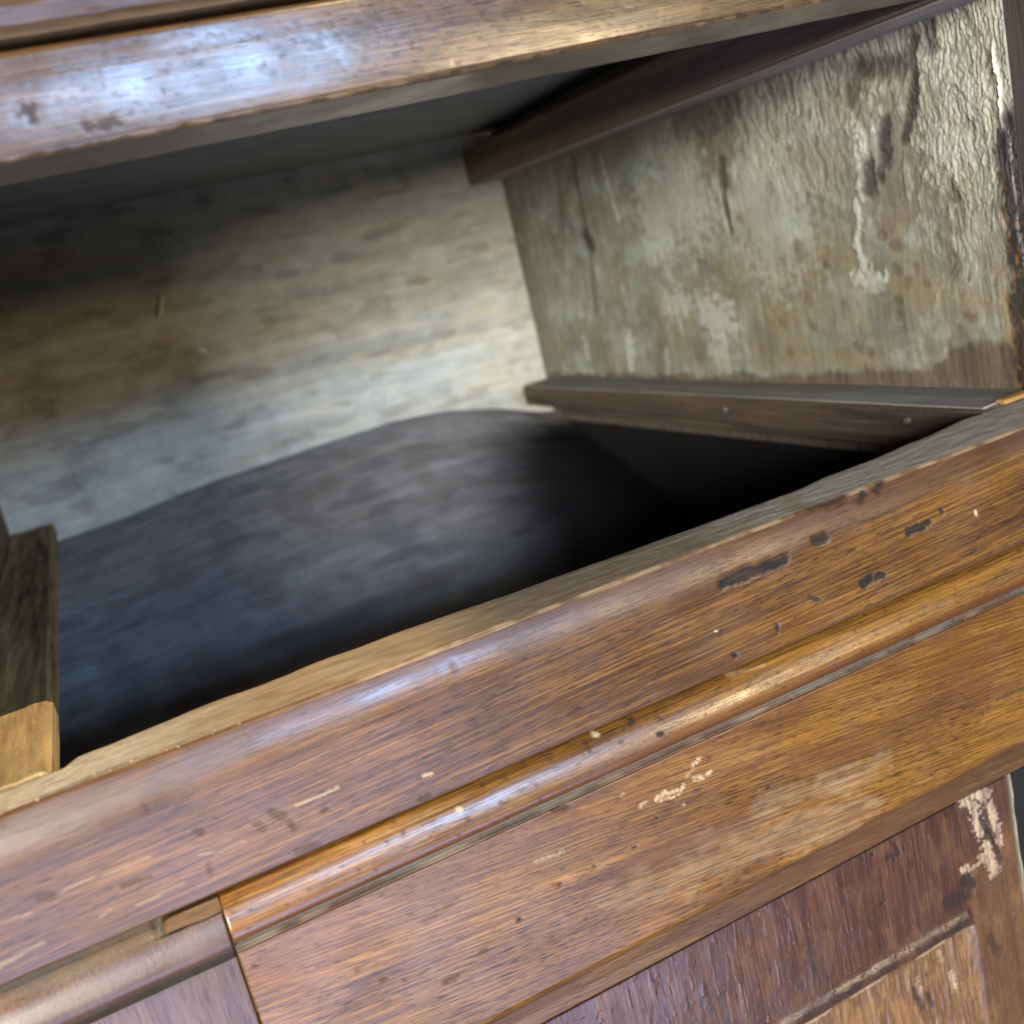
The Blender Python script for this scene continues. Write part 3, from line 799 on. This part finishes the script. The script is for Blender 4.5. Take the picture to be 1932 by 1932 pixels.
# kicker's shade painted along the top margin, stained foot, dark back corner
c = lay(c, sst(0.030, 0.056, WZ + 0.012 * t3 - 0.02 * sst(0.25, 0.05, WY)) * 0.5, (0.11, 0.09, 0.066))
foot = np.interp(WY, [0.03, 0.05, 0.065, 0.085, 0.10, 0.13, 0.20, 0.40, 0.56], [-0.094, -0.090, -0.0885, -0.094, -0.104, -0.103, -0.1065, -0.108, -0.109])
ft = sst(0.0024, -0.0018, WZ - foot + 0.0012 * t2 + 0.0035 * t3)
c = lay(c, ft * 0.85, (0.115, 0.082, 0.058))
c = lay(c, ft * 0.6 * sst(0.0, 0.5, fbm(WY * 160, WZ * 12, 126, 3)), (0.065, 0.050, 0.048))
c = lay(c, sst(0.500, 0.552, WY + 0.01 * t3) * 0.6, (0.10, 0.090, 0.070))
rust = sst(0.056, 0.042, WY + 0.006 * t3) * sst(-0.02, -0.05, WZ)
c = lay(c, rust * 0.8 * sst(-0.3, 0.4, t3), (0.26, 0.165, 0.045))
c = lay(c, glue * 0.92, (0.022, 0.014, 0.012))
c = lay(c, glue * 0.8 * sst(0.10, 0.45, fbm(WY * 240, WZ * 170, 128, 3)) * sst(-0.015, -0.035, WZ), (0.20, 0.095, 0.030))
c = lay(c, fr, (0.72, 0.66, 0.52))
fr2 = np.exp(-((WY - 0.0366 - 0.0006 * warp2) / 0.0007) ** 2) * sst(0.004, 0.0, WZ) * sst(-0.066, -0.05, WZ)
c = lay(c, 0.5 * fr2 * sst(-0.4, 0.1, fine), (0.42, 0.44, 0.48))
part(slab('side_panel', np.stack([WX, WY, WZ], -1), (0.016, 0, 0), M_WALL, cabinet, {'mask': np.clip(c, 0.008, 1)}))

# ---- sagging dust board that closes the bottom of the opening
nx, ny = 420, 330
gx = np.linspace(-0.068, 0.384, nx)
gy = np.linspace(0.040, 0.5495, ny)
FX, FY = np.meshgrid(gx, gy, indexing='ij')
zb = np.interp(FX, [-0.26, -0.0409, 0.0008, 0.0821, 0.1713, 0.2427, 0.285, 0.3147, 0.340, 0.3632, 0.38],
               [-0.133, -0.1275, -0.1250, -0.1172, -0.1128, -0.1120, -0.1160, -0.1215, -0.1285, -0.1370, -0.143])
kern = np.ones(25) / 25
zs = zb[:, 0]
zs = np.convolve(np.pad(zs, 12, mode='edge'), kern, mode='valid')
zb = np.repeat(zs[:, None], ny, 1)
tt = (0.5495 - FY) / 0.5
FZ = zb - 0.20 * tt ** 1.1
FZ += fbm(FX * 12, FY * 25, 131, 3) * 0.0012 + fbm(FX * 20, FY * 120, 132, 3) * 0.0005
FZ = np.minimum(FZ, np.where(FX < -0.03, -0.1265, 9))
a1 = fbm(FX * 6, FY * 40, 133, 4)
a2 = fbm(FX * 20, FY * 26, 134, 4)
a3 = fbm(FX * 60, FY * 60, 135, 3)
c = np.stack([0.258 + 0 * FX, 0.245 + 0 * FX, 0.238 + 0 * FX], -1) * (1 + 0.20 * a1 + 0.16 * a3)[..., None]
c = lay(c, sst(0.05, 0.5, a2) * 0.4, (0.13, 0.105, 0.098))
c = lay(c, sst(0.15, 0.55, fbm(FX * 9, FY * 70, 136, 3)) * 0.4, (0.25, 0.225, 0.19))
c = lay(c, sst(0.10, 0.5, -a2) * 0.4, (0.10, 0.102, 0.115))
painted_shade = sst(0.215, 0.315, FX + 0.006 * a2 + 0.16 * (tt - 0.25) - 0.10 * np.exp(-((tt) / 0.10) ** 2))  # shade painted into the board colour, fading to black at the right
c = lay(c, painted_shade * 0.97, (0.004, 0.004, 0.0045))
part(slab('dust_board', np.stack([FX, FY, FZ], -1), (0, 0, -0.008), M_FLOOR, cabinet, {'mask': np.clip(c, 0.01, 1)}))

# ---- long wooden strips inside
def strip(name, x0, x1, y0, y1, z0, z1, mat, rise=0.0, seed=1, steps=220, wav=0.0006, rnd=0.0012):
    """a batten that runs from front to back, its edges worn and uneven"""
    prof = [(x0, z1, 0.002), (x1, z1, 0.002), (x1, z0, 0.002), (x0, z0, 0.002)]
    p = resample(prof)
    k = len(p)
    cx, cz = (x0 + x1) / 2, (z0 + z1) / 2
    ys = np.linspace(y0, y1, steps)
    V = np.zeros((steps, k, 3))
    for j in range(k):
        px, pz = p[j]
        corner = (abs(px - x0) < 1e-6 or abs(px - x1) < 1e-6) and (abs(pz - z0) < 1e-6 or abs(pz - z1) < 1e-6)
        s = rnd * 0.5 if corner else 0.0
        V[:, j, 0] = px + np.sign(cx - px) * s + wav * fbm(ys * 14, np.full(steps, px * 300 + pz * 200), seed, 3)
        V[:, j, 1] = ys
        V[:, j, 2] = pz + np.sign(cz - pz) * s + wav * fbm(ys * 14, np.full(steps, px * 200 - pz * 300), seed + 5, 3) + rise * (ys - y0)
    i = np.arange(steps - 1)[:, None]
    j = np.arange(k)[None, :]
    q = np.stack([i * k + j, i * k + (j + 1) % k, (i + 1) * k + (j + 1) % k, (i + 1) * k + j], -1).reshape(-1, 4)[:, ::-1]
    caps = [tuple(range(k)), tuple(range((steps - 1) * k, steps * k))[::-1]]
    o = make_mesh(name, V.reshape(-1, 3), q, caps, mat, cabinet, smooth=False)
    return part(o)


run_r = strip('runner', 0.3550, 0.3865, 0.040, 0.5370, -0.1296, -0.1125, M_RUNNER, 0.0, 201)
run_cap = strip('worn_top', 0.3554, 0.3862, 0.0402, 0.5365, -0.1126, -0.1116, M_RUNNERTOP, 0.0, 203, wav=0.0002, rnd=0.0002)
run_cap.parent = run_r
run_cap.matrix_parent_inverse = Matrix.Translation(cabinet.location)
run_cap.matrix_parent_inverse = Matrix.Identity(4)
run_l = strip('runner', -0.0690, -0.0380, 0.0245, 0.5500, -0.1242, -0.1128, M_PINE, 0.0, 207, wav=0.0006, rnd=0.0020)
kicker = strip('kicker', 0.3550, 0.3862, 0.030, 0.5500, 0.0560, 0.0835, M_KICK, 0.012, 211, wav=0.0003)
kick_cap = strip('lit_bottom', 0.3553, 0.3860, 0.0302, 0.5495, 0.0548, 0.0562, M_KICKLOW, 0.012, 212, wav=0.0001, rnd=0.0002)  # thin cap painting the light that falls on the kicker's underside
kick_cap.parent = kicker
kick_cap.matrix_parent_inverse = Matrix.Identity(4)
strip('fillet', 0.3640, 0.3862, 0.050, 0.4900, -0.1375, -0.1292, M_RUNNER, 0.0, 213)
part(box('ceiling_board', -0.30, 0.42, 0.037, 0.552, 0.1020, 0.112, M_CEIL, cabinet))

# nails in the face of the right runner
def nail(y, z):
    import bmesh
    bm = bmesh.new()
    bmesh.ops.create_cone(bm, cap_ends=True, segments=12, radius1=0.0022, radius2=0.0014, depth=0.0022)
    bmesh.ops.rotate(bm, verts=bm.verts, cent=(0, 0, 0), matrix=Matrix.Rotation(-math.pi / 2, 3, 'Y'))
    for v in bm.verts:
        v.co += Vector((0.3545, y, z))
    me = bpy.data.meshes.new('nail')
    bm.to_mesh(me)
    bm.free()
    me.materials.append(M_NAIL)
    o = link(bpy.data.objects.new('nail', me), run_r)
    return o


nail(0.2355, -0.1202)
nail(0.0851, -0.1195)

# stiles, carcass and added light stops around the opening
part(box('stile', 0.3862, 0.450, -0.002, 0.0335, -0.1128, 0.16, M_STILE, cabinet))
part(box('stile', -0.14, -0.069, 0.000, 0.034, -0.1128, 0.16, M_BLOCK, cabinet))
part(box('side_panel', -0.085, -0.069, 0.0345, 0.552, -0.60, 0.16, M_KICK, cabinet))
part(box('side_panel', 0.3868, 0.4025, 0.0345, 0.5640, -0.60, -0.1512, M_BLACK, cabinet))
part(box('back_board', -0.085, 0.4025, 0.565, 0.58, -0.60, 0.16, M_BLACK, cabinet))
part(box('light_leak_block', -0.085, -0.069, 0.0165, 0.0343, -0.60, -0.1596, M_BLACK, cabinet))  # unseen box added to stop light leaking in behind the front
part(box('light_leak_block', 0.3868, 0.4025, 0.0165, 0.0343, -0.60, -0.1596, M_BLACK, cabinet))  # same added light stop on the right
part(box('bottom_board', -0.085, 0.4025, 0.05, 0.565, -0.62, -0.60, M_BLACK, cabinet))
part(box('top_board', -0.14, 0.45, 0.03, 0.58, 0.16, 0.175, M_KICK, cabinet))
chip = part(box('joint_chip', 0.3655, 0.3855, 0.0370, 0.0430, -0.1131, -0.1108, M_CHIP, cabinet, 0.0012))

# ------------------------------------------------------------------ closed drawer under the rail
drawer = empty('drawer', (0.18, 0.02, -0.2565), 'closed golden brown drawer front with rounded bead, under the long rail', 'drawer')
BT = -0.1599
bead_profile = [
    (0.016, BT, 0.004), (0.0022, BT - 0.0000, 0.0006), (0.0011, BT - 0.0004, 0.0006), (0.0000, BT - 0.0010, 0.0006), (-0.0010, BT - 0.0019, 0.0006), (-0.0019, BT - 0.0030, 0.0006), (-0.0026, BT - 0.0042, 0.0006), (-0.0033, BT - 0.0057, 0.0006), (-0.0039, BT - 0.0074, 0.0006), (-0.0044, BT - 0.0091, 0.0006), (-0.0047, BT - 0.0104, 0.0006), (-0.0048, BT - 0.0116, 0.0006), (-0.0046, BT - 0.0128, 0.0006), (-0.0041, BT - 0.0139, 0.0006), (-0.0033, BT - 0.0146, 0.0006),
    (0.0010, BT - 0.0164, 0.0004), (0.0018, BT - 0.0176, 0.0004), (0.0008, BT - 0.0186, 0.0004), (-0.0006, BT - 0.0191, 0.0008), (0.016, BT - 0.0191, 0.004)]
XD = np.arange(-0.0050, 0.4101, 0.00075)


def bead_masks(X, Y, Z):
    zz = Z * 0.3 / (0.3 + np.minimum(Y, 0))
    d = segs(X, zz, BEAD_DARK, 0.3, 0.3, 141, 500)
    p = segs(X, zz, BEAD_PALE, 0.4, 0.3, 142, 500)
    quirk = sst(BT - 0.0152, BT - 0.0170, Z) * (0.45 + 0.35 * sst(-0.3, 0.3, fbm(X * 25, X * 0 + 4, 143, 3)))
    d = np.maximum(d, quirk * 0.35)
    d = np.maximum(d, 0.55 * sst(0.45, 0.62, fbm(X * 240, Z * 600, 144, 3)))
    lip = np.exp(-((Z - (BT - 0.0187)) / 0.0004) ** 2) * (Y < 0.002)
    p = np.maximum(p, lip * 0.85 * sst(-0.2, 0.3, fbm(X * 40, X * 0 + 6, 145, 3)))
    dust = quirk * 0.8
    red = sst(BT - 0.008, BT - 0.013, Z) * 0.75
    return np.stack([d, p, dust, red], -1)


def bead_shape(X, Y, Z, NY, NZ):
    off = (Y < 0.008) * (fbm(X * 25, Z * 70, 146, 2) * 0.00014 + fbm(X * 300, Z * 300, 147, 2) * 0.000015)
    wavy = (Z > BT - 0.003) * 0.0007 * np.clip(fbm(X * 28, X * 0 + 2.2, 148, 3), -1, 0.3) * sst(0.12, 0.02, X)
    return X, Y + NY * off, Z + NZ * off + wavy


child_at(sweep('bead', bead_profile, XD, M_BEAD, drawer, bead_shape, bead_masks), drawer)
FT = BT - 0.0193
FB = -0.2425
board_profile = [
    (0.016, FT, 0.004), (-0.0006, FT, 0.0004), (-0.0010, FT - 0.0004, 0.00075), (-0.0010, FB + 0.0012, 0.0004), (-0.0004, FB, 0.0004),
    (0.0010, FB - 0.0016, 0.0004), (0.0020, FB - 0.0030, 0.0006), (0.0026, FB - 0.0085, 0.0006), (0.0022, FB - 0.0128, 0.0004),
    (0.0034, FB - 0.0140, 0.002), (0.016, FB - 0.0142, 0.006)]


def board_masks(X, Y, Z):
    face = Y < 0.0002
    w = segs(X, Z, [(a, b_, c_, d_, w_ * 0.8, e) for a, b_, c_, d_, w_, e in BOARD_WHITE], 0.4, 0.8, 151, 900) * (0.35 + 0.65 * sst(-0.25, 0.15, fbm(X * 900, Z * 700, 150, 2)))
    b = segs(X, Z, BOARD_BARE, 0.45, 1.0, 152, 120) * (0.45 + 0.55 * sst(-0.2, 0.35, fbm(X * 60 + Z * 20, Z * 420 + X * 45, 153, 3)))
    d = segs(X, Z, BOARD_DARK, 0.4, 0.7, 154, 500)
    d = np.maximum(d, 0.3 * sst(0.52, 0.66, fbm(X * 200 + Z * 20, Z * 620 + X * 62, 155, 3)))
    low = sst(FB - 0.001, FB - 0.0025, Z)
    d = np.maximum(d * (1 - low), low * (0.25 + 0.3 * np.clip(fbm(X * 12, Z * 160, 156, 3), 0, 1)))
    d = np.maximum(d, 0.85 * sst(FB - 0.0125, FB - 0.0138, Z))
    p = np.maximum(w * 0.9, b * 0.24)
    red = np.clip(0.35 * sst(0.12, 0.35, fbm(X * 16, Z * 50, 157, 3)) + low * 0.3 + 0.5 * sst(FT - 0.004, FT, Z), 0, 1)
    return np.stack([d, p * (1 - low), low * 0.04, red], -1)


def board_shape(X, Y, Z, NY, NZ):
    face = Y < 0.006
    d = segs(X, Z, BOARD_DARK, 0.7, 0.6, 154, 500)
    off = face * (-0.0003 * d + fbm(X * 22, Z * 60, 158, 2) * 0.00014 + fbm(X * 300, Z * 300, 159, 2) * 0.000012)
    return X, Y + NY * off, Z + NZ * off


child_at(sweep('front_board', board_profile, XD, M_BOARD, drawer, board_shape, board_masks), drawer)
# splinter of the bead that still reaches over the frame block
import bmesh
bm = bmesh.new()
pts = [(-0.0218, -0.1612), (-0.0200, -0.1603), (-0.0120, -0.1602), (-0.0052, -0.1603), (-0.0052, -0.1631), (-0.0100, -0.1634), (-0.0160, -0.1630), (-0.0214, -0.1628)]
f0 = [bm.verts.new((x, -0.0026 if z < -0.162 else 0.0002, z)) for x, z in pts]
f1 = [bm.verts.new((x, 0.008, z)) for x, z in pts]
bm.faces.new(f0)
bm.faces.new(f1[::-1])
for i in range(len(pts)):
    bm.faces.new((f0[i], f1[i], f1[(i + 1) % len(pts)], f0[(i + 1) % len(pts)]))
bmesh.ops.recalc_face_normals(bm, faces=bm.faces)
me = bpy.data.meshes.new('splinter')
bm.to_mesh(me)
bm.free()
me.attributes.new('mask', 'FLOAT_COLOR', 'POINT').data.foreach_set('color', [0.30, 0.04, 0.12, 0.25] * len(me.vertices))
me.materials.append(M_BOARD)
child_at(link(bpy.data.objects.new('splinter', me), drawer), drawer)

# ------------------------------------------------------------------ frame block left of the drawer
XB = np.linspace(-0.30, -0.0055, 393)
BD = -0.0016     # its bead sits a little lower
block_profile = [
    (0.016, BT + 0.0006, 0.004), (0.0050, BT + 0.0004, 0.0005), (0.0022, BT + BD - 0.0000, 0.0006), (0.0011, BT + BD - 0.0004, 0.0006), (0.0000, BT + BD - 0.0010, 0.0006), (-0.0010, BT + BD - 0.0019, 0.0006), (-0.0019, BT + BD - 0.0030, 0.0006), (-0.0026, BT + BD - 0.0042, 0.0006), (-0.0033, BT + BD - 0.0057, 0.0006), (-0.0039, BT + BD - 0.0074, 0.0006), (-0.0044, BT + BD - 0.0091, 0.0006), (-0.0047, BT + BD - 0.0104, 0.0006), (-0.0048, BT + BD - 0.0116, 0.0006), (-0.0046, BT + BD - 0.0128, 0.0006), (-0.0041, BT + BD - 0.0139, 0.0006), (-0.0033, BT + BD - 0.0146, 0.0006),
    (0.0014, BT - 0.0184, 0.0004), (0.0020, BT - 0.0192, 0.0004), (0.0004, BT - 0.0200, 0.0004), (-0.0008, BT - 0.0204, 0.0008), (-0.0008, -0.256, 0.004), (0.016, -0.256, 0.006)]


def block_masks(X, Y, Z):
    g = fbm(X * 50, Z * 120, 161, 3)
    topdirt = sst(BT - 0.006, BT - 0.0015, Z)
    quirk = sst(BT - 0.0150, BT - 0.0168, Z) * sst(BT - 0.0212, BT - 0.0198, Z)
    d = np.clip(topdirt * (0.25 + 0.3 * g) + quirk * 0.55, 0, 0.9)
    p = topdirt * 0.16 + 0.0 * X
    dst = np.clip(topdirt * (0.35 + 0.4 * g) + quirk * 0.35, 0, 1)
    red = sst(BT - 0.005, BT - 0.009, Z) * (1 - quirk) * 0.5 * (Z > BT - 0.018)
    return np.stack([d, p, dst, red], -1)


def block_shape(X, Y, Z, NY, NZ):
    off = (Y < 0.008) * (fbm(X * 25, Z * 70, 162, 2) * 0.00016)
    e = (Z > BT - 0.004)
    bite = 0.0016 * np.exp(-((X + 0.0235) / 0.0012) ** 2) + 0.0010 * sst(-0.0215, -0.0205, X)
    rag = 0.0005 * fbm(X * 90, X * 0 + 3.3, 164, 3)
    return X, Y + NY * off, Z + NZ * off + e * (rag - bite)


part(sweep('frame_block', block_profile, XB, M_BLOCK, cabinet, block_shape, block_masks))

# ------------------------------------------------------------------ door below the drawer
nx, nz = 760, 480
gx = np.concatenate([np.linspace(-0.28, 0.06, 120, endpoint=False), np.linspace(0.06, 0.3065, nx - 120)])
gz = np.concatenate([np.linspace(-0.52, -0.385, 60, endpoint=False), np.linspace(-0.385, -0.2576, nz - 60)])
DX, DZ = np.meshgrid(gx, gz, indexing='ij')
bz = -0.3118 + 0.0005 * fbm(DX * 60, DX * 0 + 1, 171, 3)
stilex = 0.2765
w1 = fbm(DX * 90, DZ * 60, 172, 3)
cell = perlin(DX * 340 + 0.4 * w1, DZ * 110 + w1, 173)
cr = sst(0.40, 0.58, cell)
tick = sst(0.50, 0.62, perlin(DX * 620, DZ * 130 + 2 * w1, 174))
dd = segs(DX, DZ, DOOR_DARK, 0.5, 0.5, 175, 300)
dp = segs(DX, DZ, [(a, b, c_, d_, w * 1.05, e) for a, b, c_, d_, w, e in DOOR_PALE], 0.5, 1.2, 176, 520)
bead = np.exp(-((DZ - bz) / 0.0034) ** 2) * sst(stilex, stilex - 0.003, DX)
groove = np.exp(-((DZ - bz + 0.0052) / 0.0010) ** 2) * sst(stilex + 0.001, stilex - 0.003, DX)
panel = sst(0.0, -0.003, DZ - bz + 0.0045) * sst(stilex + 0.0015, stilex - 0.0025, DX)
stz = sst(stilex - 0.004, stilex + 0.004, DX + 0.002 * w1)
hh = 0.00007 * cr + 0.00010 * tick + 0.00012 * w1
hh = hh * (1 - 0.5 * panel)
hh = hh + bead * 0.0022 - groove * 0.0013 - panel * 0.0011 - dp * 0.0006 - dd * 0.0003
hh += panel * 0.0005 * fbm(DX * 420, DZ * 70, 177, 3)
hh += bead * 0.00022 * fbm(DX * 160, DZ * 300, 178, 3)
edgeR = sst(0.3035, 0.3065, DX)
DY = 0.0042 - hh + edgeR * 0.0010
gold = sst(-0.05, 0.35, fbm(DX * 60, DZ * 40, 179, 4))
R = np.clip(0.9 * dd + groove * 0.25 + 0.65 * bead * sst(-0.5, 0.1, w1) + 0.5 * sst(-0.2585, -0.2577, DZ), 0, 0.95)
flake = sst(0.22, 0.42, fbm(DX * 230, DZ * 45, 180, 3)) * panel * 0.55
G = np.clip(dp * (0.45 + 0.5 * sst(-0.35, 0.25, fbm(DX * 520, DZ * 90, 184, 3))) + flake * 0.6 + 0.75 * np.exp(-((DZ - bz + 0.0058) / 0.0008) ** 2) * (DX < stilex) * sst(-0.3, 0.1, fbm(DX * 40, DX * 0 + 7, 181, 3)), 0, 1)
Bd = np.clip(panel * (0.55 + 0.4 * gold) * 0.9 + stz * 0.5 * (0.5 + gold * 0.6) * sst(-0.270, -0.300, DZ + 0.01 * w1)
             + (1 - panel) * (1 - stz) * 0.15 * sst(0.15, 0.4, fbm(DX * 110, DZ * 60, 182, 3)), 0, 0.9)
Rd = np.clip(0.35 * (1 - panel) * sst(-0.2, 0.3, fbm(DX * 40, DZ * 50, 183, 3)), 0, 0.8)
door = part(slab('door', np.stack([DX, DY, DZ], -1), (0, 0.014, 0), M_DOOR, cabinet, {'mask': np.stack([R, G, Bd, Rd], -1)}))
door['label'] = 'dark red-brown veneered door with flaking varnish'
# thin pale strip along the door's closing edge
bm = bmesh.new()
prev = None
zz = np.linspace(-0.2565, -0.52, 120)
for i, z in enumerate(zz):
    x = 0.3067 + 0.0002 * math.sin(z * 160) + 0.0001 * math.sin(z * 510)
    w = 0.00055 + 0.0002 * math.sin(z * 330 + 1)
    ring = [bm.verts.new(p) for p in ((x, 0.0046, z), (x + w, 0.0040, z), (x + w, 0.014, z), (x, 0.014, z))]
    if prev:
        for k in range(4):
            bm.faces.new((prev[k], prev[(k + 1) % 4], ring[(k + 1) % 4], ring[k]))
    else:
        bm.faces.new(ring)
    prev = ring
bm.faces.new(prev[::-1])
bmesh.ops.recalc_face_normals(bm, faces=bm.faces)
me = bpy.data.meshes.new('edge_strip')
bm.to_mesh(me)
bm.free()
me.materials.append(M_STRIP)
link(bpy.data.objects.new('edge_strip', me), door)
part(box('stile', 0.3175, 0.45, 0.014, 0.034, -0.60, -0.258, M_BLACK, cabinet))

# ------------------------------------------------------------------ loose bits
def crumbs():
    rnd = random.Random(4)
    bm = bmesh.new()
    for i in range(24):
        if i < 16:
            x = rnd.uniform(-0.034, 0.018)
            y = rnd.choice([rnd.gauss(0.0052, 0.0012), rnd.uniform(0.005, 0.022)])
        else:
            x = rnd.uniform(-0.07, -0.036)
            y = rnd.gauss(0.008, 0.004)
        y = max(0.0045, y)
        r = rnd.uniform(0.0002, 0.0006) * (1.0 if y < 0.008 else 0.6)
        res = bmesh.ops.create_icosphere(bm, subdivisions=1, radius=r)
        for v in res['verts']:
            v.co = Vector((v.co.x * rnd.uniform(0.7, 1.6), v.co.y * rnd.uniform(0.7, 1.3), v.co.z * rnd.uniform(0.6, 1.1)))
            v.co += Vector((x, y, LZ + r * 0.5))
    me = bpy.data.meshes.new('crumbs')
    bm.to_mesh(me)
    bm.free()
    me.materials.append(M_CRUMB)
    o = link(bpy.data.objects.new('crumbs', me))
    o['label'] = 'golden wood crumbs strewn along the left end of the rail top'
    o['category'] = 'crumbs'
    o['kind'] = 'stuff'


crumbs()


def lint(points, r, label):
    cu = bpy.data.curves.new('lint', 'CURVE')
    cu.dimensions = '3D'
    cu.bevel_depth = r
    cu.bevel_resolution = 2
    sp = cu.splines.new('POLY')
    sp.points.add(len(points) - 1)
    for p, q in zip(sp.points, points):
        p.co = (q[0], q[1], q[2], 1)
    tmp = bpy.data.objects.new('lint_tmp', cu)
    scene.collection.objects.link(tmp)
    dg = bpy.context.evaluated_depsgraph_get()
    me = bpy.data.meshes.new_from_object(tmp.evaluated_get(dg))
    bpy.data.objects.remove(tmp)
    me.materials.clear()
    me.materials.append(M_LINT)
    me.name = 'lint'
    o = link(bpy.data.objects.new('lint', me))
    o['label'] = label
    o['category'] = 'lint'
    o['group'] = 'lint caught on the back board'


lint([(0.0805, 0.5485, 0.0165), (0.083, 0.5475, 0.020), (0.0845, 0.5475, 0.025), (0.0872, 0.5485, 0.030)], 0.0014, 'longer pale thread of lint on the upper back board')
lint([(0.1010, 0.5485, -0.0165), (0.1030, 0.5475, -0.0150), (0.1060, 0.5485, -0.0185)], 0.0016, 'short pale tuft of lint in the middle of the back board')
